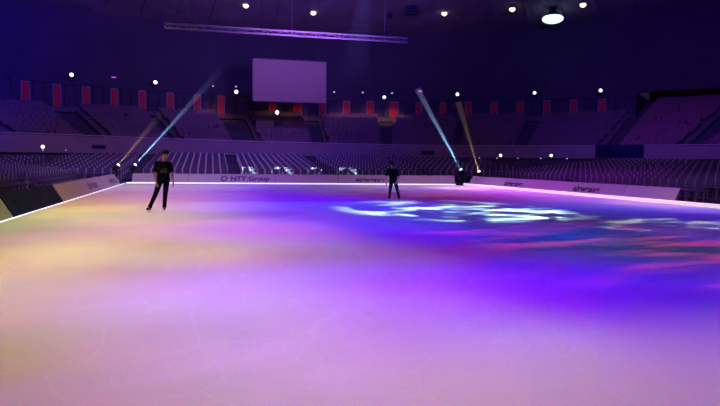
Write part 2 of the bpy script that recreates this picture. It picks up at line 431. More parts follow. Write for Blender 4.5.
# lighting truss
e = empty('lighting_truss', (4.9, 38.0, 9.3))
L = 7.55
for y in (-.13, .13):
    for z in (0, .27):
        MB().tube((-L, y, z), (L, y, z), .028, n=8).build('chord', M['truss'], e)
lat = MB(); nb = 30
for i in range(nb):
    x0, x1 = -L+2*L*i/nb, -L+2*L*(i+1)/nb
    za, zb = (0, .27) if i % 2 else (.27, 0)
    for y in (-.13, .13): lat.tube((x0, y, za), (x1, y, zb), .014, n=5)
    lat.tube((x0, -.13, .27), (x0, .13, .27), .012, n=5).tube((x0, -.13, 0), (x0, .13, 0), .012, n=5)
    if i % 3 == 0:
        for y in (-.13, .13): lat.tube((x0, y, 0), (x0, y, .27), .02, n=5)
lat.build('lattice', M['truss'], e)
for x in (-6, 0, 6):
    MB().tube((x, 0, .27), (x, 0, 12.3), .015, n=6).build('hoist_cable', M['black'], e)
tag(e, 'long horizontal aluminium truss hanging high above the far rink end', 'truss')

# ceiling lamps
G3 = 'warm round lamps under the ceiling'
def zceil(R): return 19.0+(50-R)*.12 if R < 50 else 19.0-(R-50)*.119
for t, R, z, lab in ((101.4, 48.6, 18.70, 'warm ceiling lamp at the top edge above the left end of the truss'),
                  (92.5, 50, 18.85, 'warm ceiling lamp above the middle of the truss, left of the screen'),
                  (83.7, 51, 18.75, 'warm ceiling lamp high above the right half of the screen'),
                  (66.5, 51, 18.75, 'warm ceiling lamp right of the truss, left of a neighbouring pair'),
                  (57.8, 50, 18.62, 'warm ceiling lamp left of the big oval white lamp'),
                  (49.3, 50, 18.45, 'warm ceiling lamp just right of the big oval white lamp')):
    e = empty('ceiling_lamp', ring(t, R, z))
    h = zceil(R)-z
    MB().tube((0, 0, .2), (0, 0, h+.15), .05).build('stem', M['black'], e)
    MB().lathe([(.12, .34), (.24, .26), (.33, .08), (.31, .06)], n=18).build('shade', M['balcony'], e)
    MB().ball((0, 0, -.04), (.34, .34, .30), 14, 10).build('bulb', M['lampwarm'], e, smooth=True)
    tag(e, lab, 'lamp', G3)
e = empty('ceiling_lamp', ring(53.0, 51.6, 17.45))
MB().lathe([(.3, 1.45), (.35, .95), (.8, .55), (.95, .42), (.9, .35)], n=28).build('shade', M['black'], e)
MB().ball((0, 0, .1), (1.16, 1.16, .50), 24, 12).build('diffuser', M['lampcool'], e, smooth=True)
tag(e, 'big oval glowing white lamp under the ceiling at right', 'lamp')

# dark loudspeaker boxes under the ceiling
for t, R, sz, lab in ((70.8, 48.4, (1.3, .9, .9), 'dark square speaker box at the ceiling edge above the far skater'), (73.6, 50.5, (.6, .5, .5), 'small dark speaker box under the ceiling right of the truss middle')):
    e = empty('loudspeaker', ring(t, R, zceil(R)-.25-sz[2]), R_(t)-PI/2)
    MB().box((0, 0, sz[2]/2), sz).build('cabinet', M['black'], e)
    MB().box((0, -sz[1]/2-.02, sz[2]/2), (sz[0]*.86, .04, sz[2]*.86)).build('grille', M['boardback'], e)
    MB().tube((0, 0, sz[2]), (0, 0, sz[2]+.5), .04).build('hanger', M['black'], e)
    tag(e, lab, 'speaker')

# ------------------------------------------------------------------ rink boards
def text_mesh(body, size, m, parent, loc, rot, name='lettering', align='CENTER', sx=1.0, bold=.012):
    cu = bpy.data.curves.new(name, 'FONT'); cu.body = body; cu.size = size; cu.align_x = align; cu.align_y = 'CENTER'; cu.extrude = .004; cu.offset = bold
    o = bpy.data.objects.new(name, cu); C.objects.link(o)
    dg = bpy.context.evaluated_depsgraph_get(); dg.update()
    me = bpy.data.meshes.new_from_object(o.evaluated_get(dg)); bpy.data.objects.remove(o); bpy.data.curves.remove(cu)
    me.materials.clear(); me.materials.append(m); me.name = name
    p = bpy.data.objects.new(name, me); C.objects.link(p); p.parent = parent; p.location = loc; p.rotation_euler = rot; p.scale = (sx, 1, 1)
    return p
BH, BO = .60, .36
lean = math.atan2(BH, BO)
def onface(x, s, off=.008):   # a point s metres up the sloping face
    return (x, s*math.cos(lean)-off*math.sin(lean)+.04, s*math.sin(lean)+off*math.cos(lean)+.0)
def board(a, b, m, label, group, texts=()):
    a, b = Vector(a), Vector(b); d = b-a; L = d.length
    e = empty('rink_board', ((a.x+b.x)/2, (a.y+b.y)/2, 0), math.atan2(d.y, d.x))
    h = L/2-.012; y0 = .04
    MB().add([(-h, y0, .0), (h, y0, .0), (h, BO+y0, BH), (-h, BO+y0, BH), (-h, y0+.03, 0), (h, y0+.03, 0), (h, BO+y0+.03, BH), (-h, BO+y0+.03, BH)],
             [(0,1,2,3),(7,6,5,4),(0,4,5,1),(3,2,6,7),(0,3,7,4),(1,5,6,2)]).build('front_panel', m, e)
    for x in (-h+.05, 0, h-.05):
        bk = MB().tube((x, BO+y0+.05, BH-.03), (x, BO+y0+.22, 0.0), .02).tube((x, y0+.08, .02), (x, BO+y0+.22, .02), .015)
        bk.build('back_brace', M['black'], e)
    MB().tube((-h, BO+y0+.015, BH), (h, BO+y0+.015, BH), .018).build('top_rail', m, e)
    for t in texts:
        kind, x, size, mt = t
        if kind == 'logo':
            x0 = x
            lg = MB()
            for ph, rr in ((0, .17), (2.1, .12)):
                pts = []
                for i in range(15):
                    a_ = ph+i/14*5.3
                    q = (rr*1.25*math.cos(a_), rr*math.sin(a_)+(.02 if ph else 0))
                    pts.append(Vector(onface(x0+q[0], .36+q[1])))
                lg.path(pts, .022, 5)
            lg.build('emblem', mt, e)
        else:
            text_mesh(kind, size, mt, e, onface(x, .36), (lean, 0, 0), sx=1.15)
    tag(e, label, 'board', group); return e
G4 = 'leaning boards round the rink'
# left side, from the near end to the far corner
def LX(y): return -5.0-.42*(y-11.6)/28.4
board((LX(11.6), 11.6), (LX(17.6), 17.6), M['board'], 'pale leaning board at the left picture edge, nearest on the left side', G4)
board((LX(17.7), 17.7), (LX(23.5), 23.5), M['boardback'], 'dark navy leaning board between two pale boards on the left side', G4)
board((LX(23.6), 23.6), (LX(33.2), 33.2), M['board'], 'pale leaning board with dark lettering, longest of the left run just beyond the dark board', G4, [('airweave', 2.2, .58, M['ink2'])])
board((LX(33.3), 33.3), (LX(39.2), 39.2), M['board'], 'pale leaning board with grey lettering, shorter, nearest the far left corner', G4, [('airweave', .7, .58, M['ink2'])])
# far end
fa, fb = Vector((-5.0, 40.45)), Vector((15.9, 37.65))
FC = [0, .165, .43, .625, .835, 1]
labs = ['pale leaning board on the far end, leftmost, behind the left skater', 'pale leaning board with round emblem and dark lettering on the far end',
        'plain pale leaning board in the middle of the far end', 'pale leaning board with dark lettering beside the far skater', 'plain pale leaning board on the far end, by the right corner']
for i in range(5):
    a, b = fa.lerp(fb, FC[i]), fa.lerp(fb, FC[i+1]); mid = 21.09*(FC[i]+FC[i+1])/2
    tx = []
    if i == 1: tx = [('logo', 5.79-mid, 0, M['ink']), ('NTT Group', 7.43-mid, .44, M['ink'])]
    if i == 3: tx = [('airweave', 15.3-mid, .46, M['ink'])]
    board(a, b, M['board'], labs[i], G4, tx)
# right side
ra, rb = Vector((16.45, 37.0)), Vector((17.72, 20.1))
RC = [0, .48, .83, 1]
labs = ['pale leaning board with dark lettering, farthest on the right side', 'pale leaning board with dark lettering, nearer on the right side',
        'plain pale leaning board ending the run on the right side']
for i in range(3):
    a, b = ra.lerp(rb, RC[i]), ra.lerp(rb, RC[i+1]); mid = 16.95*(RC[i]+RC[i+1])/2
    tx = [[('airweave', 5.2-mid, .46, M['ink'])], [('airweave', 11.55-mid, .46, M['ink'])], []][i]
    board(a, b, M['board'], labs[i], G4, tx)
# led strips left and far; the right one glows to imitate the lit rink margin
def strip(pts, rr, m, lab):
    tag(MB().path([Vector((x, y, rr+.002)) for x, y in pts], rr, 6).build('glow_strip', m), lab, 'light strip', 'light strips at the foot of the boards')
strip([(LX(8)+.05, 8), (LX(39.95)+.09, 39.95)], .015, M['led'], 'glowing white light strip along the foot of the left boards')
strip([(-5.25, 40.1), (-4.95, 40.33), (15.85, 37.53)], .036, M['led'], 'glowing white light strip along the foot of the far boards')
strip([(16.28, 37.1), (17.68, 18.2), (17.45, 5)], .075, M['marginglow'], 'cream glowing band imitating the lit rink margin at the foot of the right boards')

# ------------------------------------------------------------------ lower seating
def chair_parts():
    s, b, l = MB(), MB(), []
    s.box((0, -.02, .44), (.44, .42, .06), (R_(4), 0, 0))
    b.box((0, .22, .70), (.44, .05, .40), (R_(-10), 0, 0))
    for x in (-.235, .235):
        l.append(MB().box((x, -.18, .21), (.035, .04, .42)).box((x, .22, .46), (.05, .05, .92)).box((x, .0, .42), (.035, .38, .04)))
    return s, b, l
spots = []
risers = MB()
def zrow(k): return .11*k
for k in range(12):           # behind the far boards
    y = 43.6+1.05*k
    wd = math.sqrt(37.9**2-(y+.6-CY)**2); xa, xb = max(-25, CX-wd), min(26, CX+wd)
    if k: risers.box(((xa+xb)/2, y+.05, zrow(k)/2-.03), (xb-xa, 1.05, zrow(k)+.06))
    for i in range(94):
        x = -23.6+.52*i
        if any(abs(x-a) < .75 for a in (-12.2, -5.6, 1.6, 8.8, 16.2, 22.6)): continue
        if math.hypot(x-CX, y+.4-CY) > 37.7: continue
        spots.append(('far', k, i, x, y, zrow(k), 0.0))
for k in range(9):            # left of the rink
    x = -8.0-1.05*k
    risers.box((x-.05, 29.0, zrow(k)/2-.03), (1.05, 25.5, zrow(k)+.06)) if k else None
    for i in range(47):
        y = 17.0+.52*i
        if abs(y-29.3) < .75 or y > 40.9: continue
        spots.append(('left', k, i, x, y, zrow(k), PI/2))
for k in range(10):           # right of the rink
    x = 20.0+1.05*k
    risers.box((x+.05, 25.4, zrow(k)/2-.03), (1.05, 31.5, zrow(k)+.06)) if k else None
    for i in range(58):
        y = 11.0+.52*i
        if abs(y-20.6) < .75 or abs(y-30.6) < .75 or y > 40.9: continue
        spots.append(('right', k, i, x, y, zrow(k), -PI/2))
struct(risers.build('seating_platform_floor', M['riser']))
def score(s):
    d = Vector((s[3], s[4], s[5]+.6))-Vector((0, 0, 1.6)); z = d.dot(f)
    if z < 1: return None
    px, py = 360+F*d.dot(r2)/z, 203-F*d.dot(u2)/z
    if not (-3 < px < 723): return None
    return z
vis = sorted([(score(s), s) for s in spots if score(s) is not None], key=lambda q: q[0])
near = [s for _, s in vis[:300]]; nearset = {s[:3] for s in near}
proto = None
sm, bm_, lm = chair_parts()
for j, (side, k, i, x, y, z, rz) in enumerate(sorted(near, key=lambda s: s[:3])):
    if proto is None:
        c = proto = empty('stadium_chair', (0, 0, 0))
        sm.build('seat', M['seat'], c); bm_.build('backrest', M['seat'], c); [q_.build('leg_frame', M['seatframe'], c) for q_ in lm]
    else:
        c = copy_tree(proto)
    c.location = (x, y, z); c.rotation_euler = (0, 0, rz)
    where = {'left': 'left of the rink', 'right': 'right of the rink', 'far': 'behind the far boards'}[side]
    rowname = {0: 'front'}.get(k, ordinal(k+1))
    num = {'left': ordinal(max(1, i-9)), 'right': ordinal(i+1), 'far': ordinal(i+1)}[side]
    end = {'left': 'near', 'right': 'near', 'far': 'left'}[side]
    tag(c, f'dark chair {where}, {rowname} row, {num} from the {end} end', 'chair', 'dark chairs in rows ' + where)
rest = MB(); rest_posts = set()
for s in spots:
    if s[:3] in nearset or score(s) is None: continue
    Tm = Matrix.Translation(s[3:6]) @ Matrix.Rotation(s[6], 4, 'Z')
    for part in (sm, bm_):
        rest.add([Tm @ Vector(v) for v in part.v], part.f)
    for x in (-.235, .235):
        rest_posts.update(range(len(rest.f), len(rest.f)+6))
        rest.add([Tm @ Vector(v) for v in MB().box((x, .22, .46), (.05, .05, .92)).v], MB().box((0, 0, 0), (1, 1, 1)).f)
ro = rest.build('stadium_chairs', M['seat']); ro.data.materials.append(M['seatframe'])
for q_ in rest_posts: ro.data.polygons[q_].material_index = 1
tag(ro, 'many dark chairs in rows filling the rest of the lower stand', 'seats', kind='stuff')

# ------------------------------------------------------------------ moving head lights at the rink corners and their beams
def cone_between(p0, p1, r0, r1, name, m, label, n=20):
    p0, p1 = Vector(p0), Vector(p1); L = (p1-p0).length
    o = MB().lathe([(r0, 0), (r1, L)], n=n).build(name, m)
    o.location = p0; o.rotation_mode = 'QUATERNION'; o.rotation_quaternion = Vector((0, 0, 1)).rotation_difference(p1-p0)
    tag(o, label, 'haze', kind='stuff'); return o
def haze_mat(name, dens, L, fade0, fade1):
    m = bpy.data.materials.new(name); m.use_nodes = True; nt = m.node_tree
    nt.nodes.remove(nt.nodes['Principled BSDF']); out = nt.nodes['Material Output']
    v = nt.nodes.new('ShaderNodeVolumeScatter'); v.inputs['Color'].default_value = (1, 1, 1, 1); v.inputs['Anisotropy'].default_value = 0
    tc = nt.nodes.new('ShaderNodeTexCoord'); sx = nt.nodes.new('ShaderNodeSeparateXYZ'); nt.links.new(tc.outputs['Object'], sx.inputs[0])
    mr = nt.nodes.new('ShaderNodeMapRange'); mr.interpolation_type = 'SMOOTHSTEP'
    mr.inputs['From Min'].default_value = fade0*L; mr.inputs['From Max'].default_value = fade1*L
    mr.inputs['To Min'].default_value = 1; mr.inputs['To Max'].default_value = 0
    nt.links.new(sx.outputs['Z'], mr.inputs['Value'])
    mu = nt.nodes.new('ShaderNodeMath'); mu.operation = 'MULTIPLY'
    m.cycles.volume_sampling = 'EQUIANGULAR'
    nt.links.new(mr.outputs['Result'], mu.inputs[0]); mu.inputs[1].default_value = dens
    if fade0 < .6: nt.links.new(mu.outputs[0], v.inputs['Density'])
    else: v.inputs['Density'].default_value = dens
    nt.links.new(v.outputs[0], out.inputs['Volume'])
    return m

def spot(loc, tgt, col, power, size, blend=.6, rad=.15, gobo=None, name='stage_spot'):
    ld = bpy.data.lights.new(name, 'SPOT'); ld.color = col; ld.energy = power; ld.spot_size = R_(size); ld.spot_blend = blend; ld.shadow_soft_size = rad
    o = bpy.data.objects.new(name, ld); C.objects.link(o); o.location = loc
    d = Vector(tgt)-Vector(loc); o.rotation_mode = 'QUATERNION'; o.rotation_quaternion = d.to_track_quat('-Z', 'Y')
    if gobo:
        sc, lo, hi, stretch, base, kind = gobo
        ld.use_nodes = True; nt = ld.node_tree; em = nt.nodes['Emission']
        tc = nt.nodes.new('ShaderNodeTexCoord'); sx = nt.nodes.new('ShaderNodeSeparateXYZ'); nt.links.new(tc.outputs['Normal'], sx.inputs[0])
        cx = nt.nodes.new('ShaderNodeCombineXYZ')
        for ax, mulv in (('X', stretch), ('Y', 1.0)):
            dv = nt.nodes.new('ShaderNodeMath'); dv.operation = 'DIVIDE'
            nt.links.new(sx.outputs[ax], dv.inputs[0]); nt.links.new(sx.outputs['Z'], dv.inputs[1])
            ml = nt.nodes.new('ShaderNodeMath'); ml.operation = 'MULTIPLY'; ml.inputs[1].default_value = mulv
            nt.links.new(dv.outputs[0], ml.inputs[0]); nt.links.new(ml.outputs[0], cx.inputs[ax])
        mr = nt.nodes.new('ShaderNodeMapRange'); mr.interpolation_type = 'SMOOTHSTEP'
        mr.inputs['From Min'].default_value = lo; mr.inputs['From Max'].default_value = hi
        mr.inputs['To Min'].default_value = base; mr.inputs['To Max'].default_value = 1
        if kind == 'voronoi':
            tx = nt.nodes.new('ShaderNodeTexVoronoi'); tx.inputs['Scale'].default_value = sc; outn = tx.outputs['Distance']
        else:
            tx = nt.nodes.new('ShaderNodeTexNoise'); tx.inputs['Scale'].default_value = sc; tx.inputs['Detail'].default_value = 1.5; tx.inputs['Distortion'].default_value = 1.2; outn = tx.outputs['Fac']
        nt.links.new(cx.outputs[0], tx.inputs['Vector']); nt.links.new(outn, mr.inputs['Value']); nt.links.new(mr.outputs['Result'], em.inputs['Strength'])
    return o

def moving_head(pos, tgt, lens, label):
    pos, tgt = Vector(pos), Vector(tgt); d = (tgt-pos).normalized()
    e = empty('moving_head_light', (pos.x, pos.y, -.06))
    z = pos.z+.06
    MB().box((0, 0, .03), (.6, .5, .06)).tube((0, 0, .06), (0, 0, z-.42), .05).build('stand', M['black'], e)
    MB().box((0, 0, z-.36), (.34, .30, .14)).build('base', M['black'], e)
    b = MB().box((-.21, 0, z-.13), (.05, .14, .38)).box((.21, 0, z-.13), (.05, .14, .38)).box((0, 0, z-.27), (.44, .16, .06))
    b.build('yoke', M['black'], e)
    q = Vector((0, 0, 1)).rotation_difference(d).to_matrix()
    MB().lathe([(.10, -.22), (.15, -.15), (.16, .05), (.13, .17), (.12, .18)], (0, 0, z), 18, q).build('head', M['black'], e)
    MB().ball(Vector((0, 0, z))+d*.18, (.105, .105, .105), 14, 10).build('lens', lens, e, smooth=True)
    tag(e, label, 'stage light', 'moving lights at the far rink corners')
BL, GO = (.25, .55, 1.0), (1.0, .62, .22)
beams = [((-5.05, 42.0, 1.0), (.95, 41.6, 7.9), .05, .26, 'blue', 'pale blue light beam rising to the right from the far left corner', .45, 1.0, 1.2, 'pale stage light on a stand at the far left corner, throwing the left blue beam'),
         ((-5.98, 41.2, .98), (-2.6, 41.2, 5.2), .05, .30, 'gold', 'faint golden light beam rising to the right at the far left corner', .1, .95, 1.0, 'warm bright stage light on a stand at the far left corner, outermost'),
         ((16.9, 38.9, .85), (13.4, 38.6, 6.4), .05, .22, 'blue', 'pale blue light beam rising to the left from the far right corner', .85, 1.0, 2.5, 'pale stage light on a stand at the far right corner, throwing the right blue beam'),
         ((17.9, 38.2, .72), (16.1, 38.0, 5.6), .05, .24, 'gold', 'faint golden light beam rising to the left at the far right corner', .9, 1.0, 1.6, 'warm bright stage light on a stand at the far right corner, outermost')]
for p0, p1, r0, r1, c, lab, f0, f1, nsc, lab2 in beams:
    p0, p1 = Vector(p0), Vector(p1); d = (p1-p0).normalized(); L = (p1-p0).length
    moving_head(p0, p1, M['lampblue' if c == 'blue' else 'lampgold'], lab2)
    a = p0+d*.35
    hm = haze_mat('haze '+c, .40 if c == 'blue' else .11, L, f0, f1)
    cone_between(a, p1, r0, r1, 'light_beam_haze', hm, lab)
    spot(a-d*.02, p1, BL if c == 'blue' else GO, 26000 if c == 'blue' else 3000, 2*math.degrees(math.atan(r1/L))*1.15, .3, .03, name='beam_spot')
# faint blue shaft coming down from the roof in front of the stand right of the screen
p0, p1 = Vector((12.2, 47, 18.2)), Vector((10.6, 46.0, 6.2))
hm = haze_mat('haze shaft', .010, (p1-p0).length, .5, 1.0)
cone_between(p0, p1, .25, 1.5, 'light_beam_haze', hm, 'wide faint blue shaft of light falling right of the screen')
spot(p0+(p0-p1).normalized()*.3, p1, (.12, .25, 1.0), 9000, 15, .5, .1, name='shaft_spot')

# ------------------------------------------------------------------ light on the ice (rig over the rink, above the picture)
TAN, LAV, VIO, BLU, PNK, CYA, RED = (1.0, .62, .30), (.95, .50, 1.0), (.36, .08, 1.0), (.12, .05, 1.0), (1.0, .35, .9), (.62, 1.0, .97), (1.0, .05, .12)
# every pool: x, y, radius on the ice, red, green and blue watts of a lamp hung straight above it
RIG = [(-1.8,3.2,3.0,168,0,366), (0.2,3.2,3.0,1498,691,2504), (2.2,3.2,3.0,945,896,1211), (4.2,3.2,3.0,1440,567,2256), (6.2,3.2,3.0,0,566,0), (-2.6,5.0,3.2,1086,0,0), (-0.8,5.0,3.2,821,506,400), (1.1,5.0,3.2,1632,992,0), (2.9,5.0,3.2,571,36,127), (4.8,5.0,3.2,256,0,0), (8.4,5.0,3.2,1018,205,2871), (-3.4,6.8,3.5,1025,760,374), (-1.0,6.8,3.5,842,1398,224), (1.3,6.8,3.5,1408,0,5054), (3.7,6.8,3.5,113,0,3788), (6.0,6.8,3.5,238,0,3014), (8.4,6.8,3.5,0,40,0), (10.7,6.8,3.5,105,491,0), (-3.7,8.5,3.5,1754,776,42), (-1.3,8.5,3.5,2283,929,2804), (1.0,8.5,3.5,1351,496,1255), (3.4,8.5,3.5,662,0,1125), (5.7,8.5,3.5,54,63,441), (10.5,8.5,3.5,0,0,736), (12.8,8.5,3.5,55,0,0), (-3.7,10.0,2.9,1340,2090,0), (-1.1,10.0,2.9,1128,190,0), (1.6,10.0,2.9,0,711,0), (4.2,10.0,2.9,0,0,253), (6.8,10.0,2.9,0,198,0), (9.4,10.0,2.9,133,46,277), (12.1,10.0,2.9,129,0,497), (-3.7,11.3,2.9,1956,585,917), (-1.2,11.3,2.9,677,1985,0), (1.3,11.3,2.9,1307,344,0), (3.8,11.3,2.9,751,0,0), (6.3,11.3,2.9,0,43,850), (8.8,11.3,2.9,0,138,511), (11.3,11.3,2.9,385,93,1020), (13.8,11.3,2.9,0,0,440), (-3.7,13.4,4.4,1702,652,867), (-0.5,13.4,4.4,3541,1238,1600), (2.6,13.4,4.4,5,0,5284), (5.8,13.4,4.4,0,0,2716), (12.2,13.4,4.4,0,0,702), (15.3,13.4,4.4,332,4,1207), (-3.7,16.5,5.8,1347,2394,0), (-0.0,16.5,5.8,1267,0,1986), (11.1,16.5,5.8,0,0,745), (14.8,16.5,5.8,0,0,630), (18.5,16.5,5.8,0,0,1556), (-3.7,20.5,6.7,3197,1781,891), (3.7,20.5,6.7,0,0,6558), (7.4,20.5,6.7,0,0,481), (11.1,20.5,6.7,0,0,516), (14.8,20.5,6.7,430,259,3121), (18.5,20.5,6.7,1636,951,2901), (-3.7,25.5,7.5,2634,1499,0), (0.7,25.5,7.5,1199,0,3805), (5.2,25.5,7.5,0,0,753), (9.6,25.5,7.5,982,0,0), (14.1,25.5,7.5,592,0,538), (18.5,25.5,7.5,1904,0,1680), (-3.7,31.0,8.1,1171,405,0), (0.7,31.0,8.1,0,0,1330), (5.2,31.0,8.1,0,0,1309), (9.6,31.0,8.1,959,577,0), (14.1,31.0,8.1,0,0,2411), (18.5,31.0,8.1,3562,0,5130), (-3.7,36.5,8.1,1702,1489,0), (0.7,36.5,8.1,0,0,812), (5.2,36.5,8.1,473,0,723), (9.6,36.5,8.1,156,307,0), (14.1,36.5,8.1,2186,849,2191), (14.6,33.5,3.0,4575,3300,2767), (15.2,30.0,3.0,1734,862,0), (15.9,26.5,2.8,498,946,342), (16.9,20.0,2.5,2434,993,0), (16.7,17.5,2.5,779,384,1546)]
for x, y, rad, cr, cg, cb_ in RIG:
    pw = max(cr, cg, cb_)
    spot((x, y, 13), (x, y, 0), (cr/pw, cg/pw, cb_/pw), pw, 2*math.degrees(math.atan(rad/13)), 1.0, .25, name='ice_wash')
spot((9, 11, 12), (7.8, 18.0, 0), CYA, 19000, 32, .5, .04, gobo=(11, .44, .62, .62, .0, 'noise'))
spot((8, 4, 12), (7.2, 9.8, 0), RED, 4800, 38, .8, .04, gobo=(17, .45, .68, .28, .0, 'noise'))
spot((13, 8, 12), (11.6, 13.3, 0), (.9, 1.0, .5), 4500, 22, .6, .04, gobo=(14, .45, .65, .6, .0, 'noise'))
spot((-13, 21, 7.5), (0, 18.6, 0), TAN, 3000, 36, .6, .05)
# patterns thrown on the far chairs
for x, w in ((2.3, 1.0), (4.9, 1.0), (7.6, 1.0), (9.8, .8)):
    spot((x+.5, 24, 11.5), (x, 44.6, .55), (.65, .95, 1.0), 100000*w, 4.8, .5, .02, gobo=(38, .52, .60, 1.0, .0, 'noise'), name='pattern_spot')
# ------------------------------------------------------------------ hall light: wall washes, plus unseen fills added to brighten ceiling, stands and screen
spot((-8, 20, 12), (-34, 58, 18), (.04, .008, 1.0), 110000, 70, 1, 1, name='wall_wash')
spot((10, 24, 12), (6, 76, 17), (.05, .012, 1.0), 24000, 70, 1, 1, name='wall_wash')
spot((20, 24, 12), (52, 60, 17), (.06, .012, 1.0), 19000, 80, 1, 1, name='wall_wash')
spot((6, 30, 8), (6, 56, 24), (.42, .16, 1.0), 36000, 85, 1, 1, name='ceiling_fill')  # unseen uplight added to lift the dark ceiling
spot((2, 12, 15), (-8, 56, 3), (.52, .2, 1.0), 13000, 70, 1, 1, name='stand_fill')  # added fills for the stands, no visible source
spot((9, 12, 15), (22, 56, 3), (.52, .18, 1.0), 10000, 70, 1, 1, name='stand_fill')
spot((2, 20, 10), (-4, 48, .5), (.5, .22, 1.0), 9000, 60, 1, 1, name='stand_fill')  # front fills added to brighten the lower stands
spot((4, 18, 10), (24, 30, .5), (.4, .15, 1.0), 3600, 55, 1, 1, name='stand_fill')
spot((2, 26, 9), (-12, 34, .5), (.35, .15, 1.0), 2000, 55, 1, 1, name='stand_fill')
spot((7, 30, 4.5), (7, 56, 7.4), (.6, .2, 1.0), 1600, 32, 1, .5, name='stand_fill')  # low fill added to lift the dark band below the screen
spot((7, 40, 12), (7, 56, 8.7), (1.0, .62, .8), 260, 30, .5, .3, name='screen_fill')  # unseen light added to lift the screen
spot((12, 14, 15), (54, 48, 7), (.75, .2, .65), 6000, 50, 1, 1, name='stand_fill')  # pink fill added for the right stand
for t, pw in ((96.2, 150), (79.8, 170), (76.6, 170), (73.3, 260), (85.3, 130), (88.6, 130)):
    spot(ring(t, 52.6, 10.8), ring(t, 53.8, 6.8), (1.0, .42, .28), pw*4, 78, 1, .1, name='gallery_spot')

w = bpy.data.worlds.new('World'); bpy.context.scene.world = w; w.use_nodes = True
w.node_tree.nodes['Background'].inputs['Color'].default_value = (.06, .03, .2, 1); w.node_tree.nodes['Background'].inputs['Strength'].default_value = .2

# ------------------------------------------------------------------ skaters
def hand(mb, wrist, direction, palm_n, side, sc=1.0):
    d = Vector(direction).normalized(); nrm = Vector(palm_n).normalized(); s = d.cross(nrm).normalized()*side
    wv = Vector(wrist)
    mb.capsule(wv, wv+d*.03*sc, .026*sc, .028*sc)
    for k in (-1, 0, 1): mb.capsule(wv+d*.02*sc+s*.018*k*sc, wv+d*.09*sc+s*.026*k*sc, .017*sc, .015*sc)
    for k, L in ((-1.5, .062), (-.5, .075), (.5, .082), (1.5, .070)):
        b = wv+d*.09*sc+s*.021*k*sc
        m1 = b+(d*.95+nrm*.28+s*.08*k).normalized()*L*.5*sc
        e = m1+(d*.75+nrm*.65).normalized()*L*.5*sc
        mb.capsule(b, m1, .0098*sc, .009*sc); mb.capsule(m1, e, .009*sc, .0075*sc)
    b = wv+d*.03*sc+s*.03*sc
    m1 = b+(d*.6+s*.75+nrm*.25).normalized()*.04*sc; e = m1+(d*.85+s*.25+nrm*.4).normalized()*.035*sc
    mb.capsule(b, m1, .012*sc, .0105*sc); mb.capsule(m1, e, .0105*sc, .009*sc)

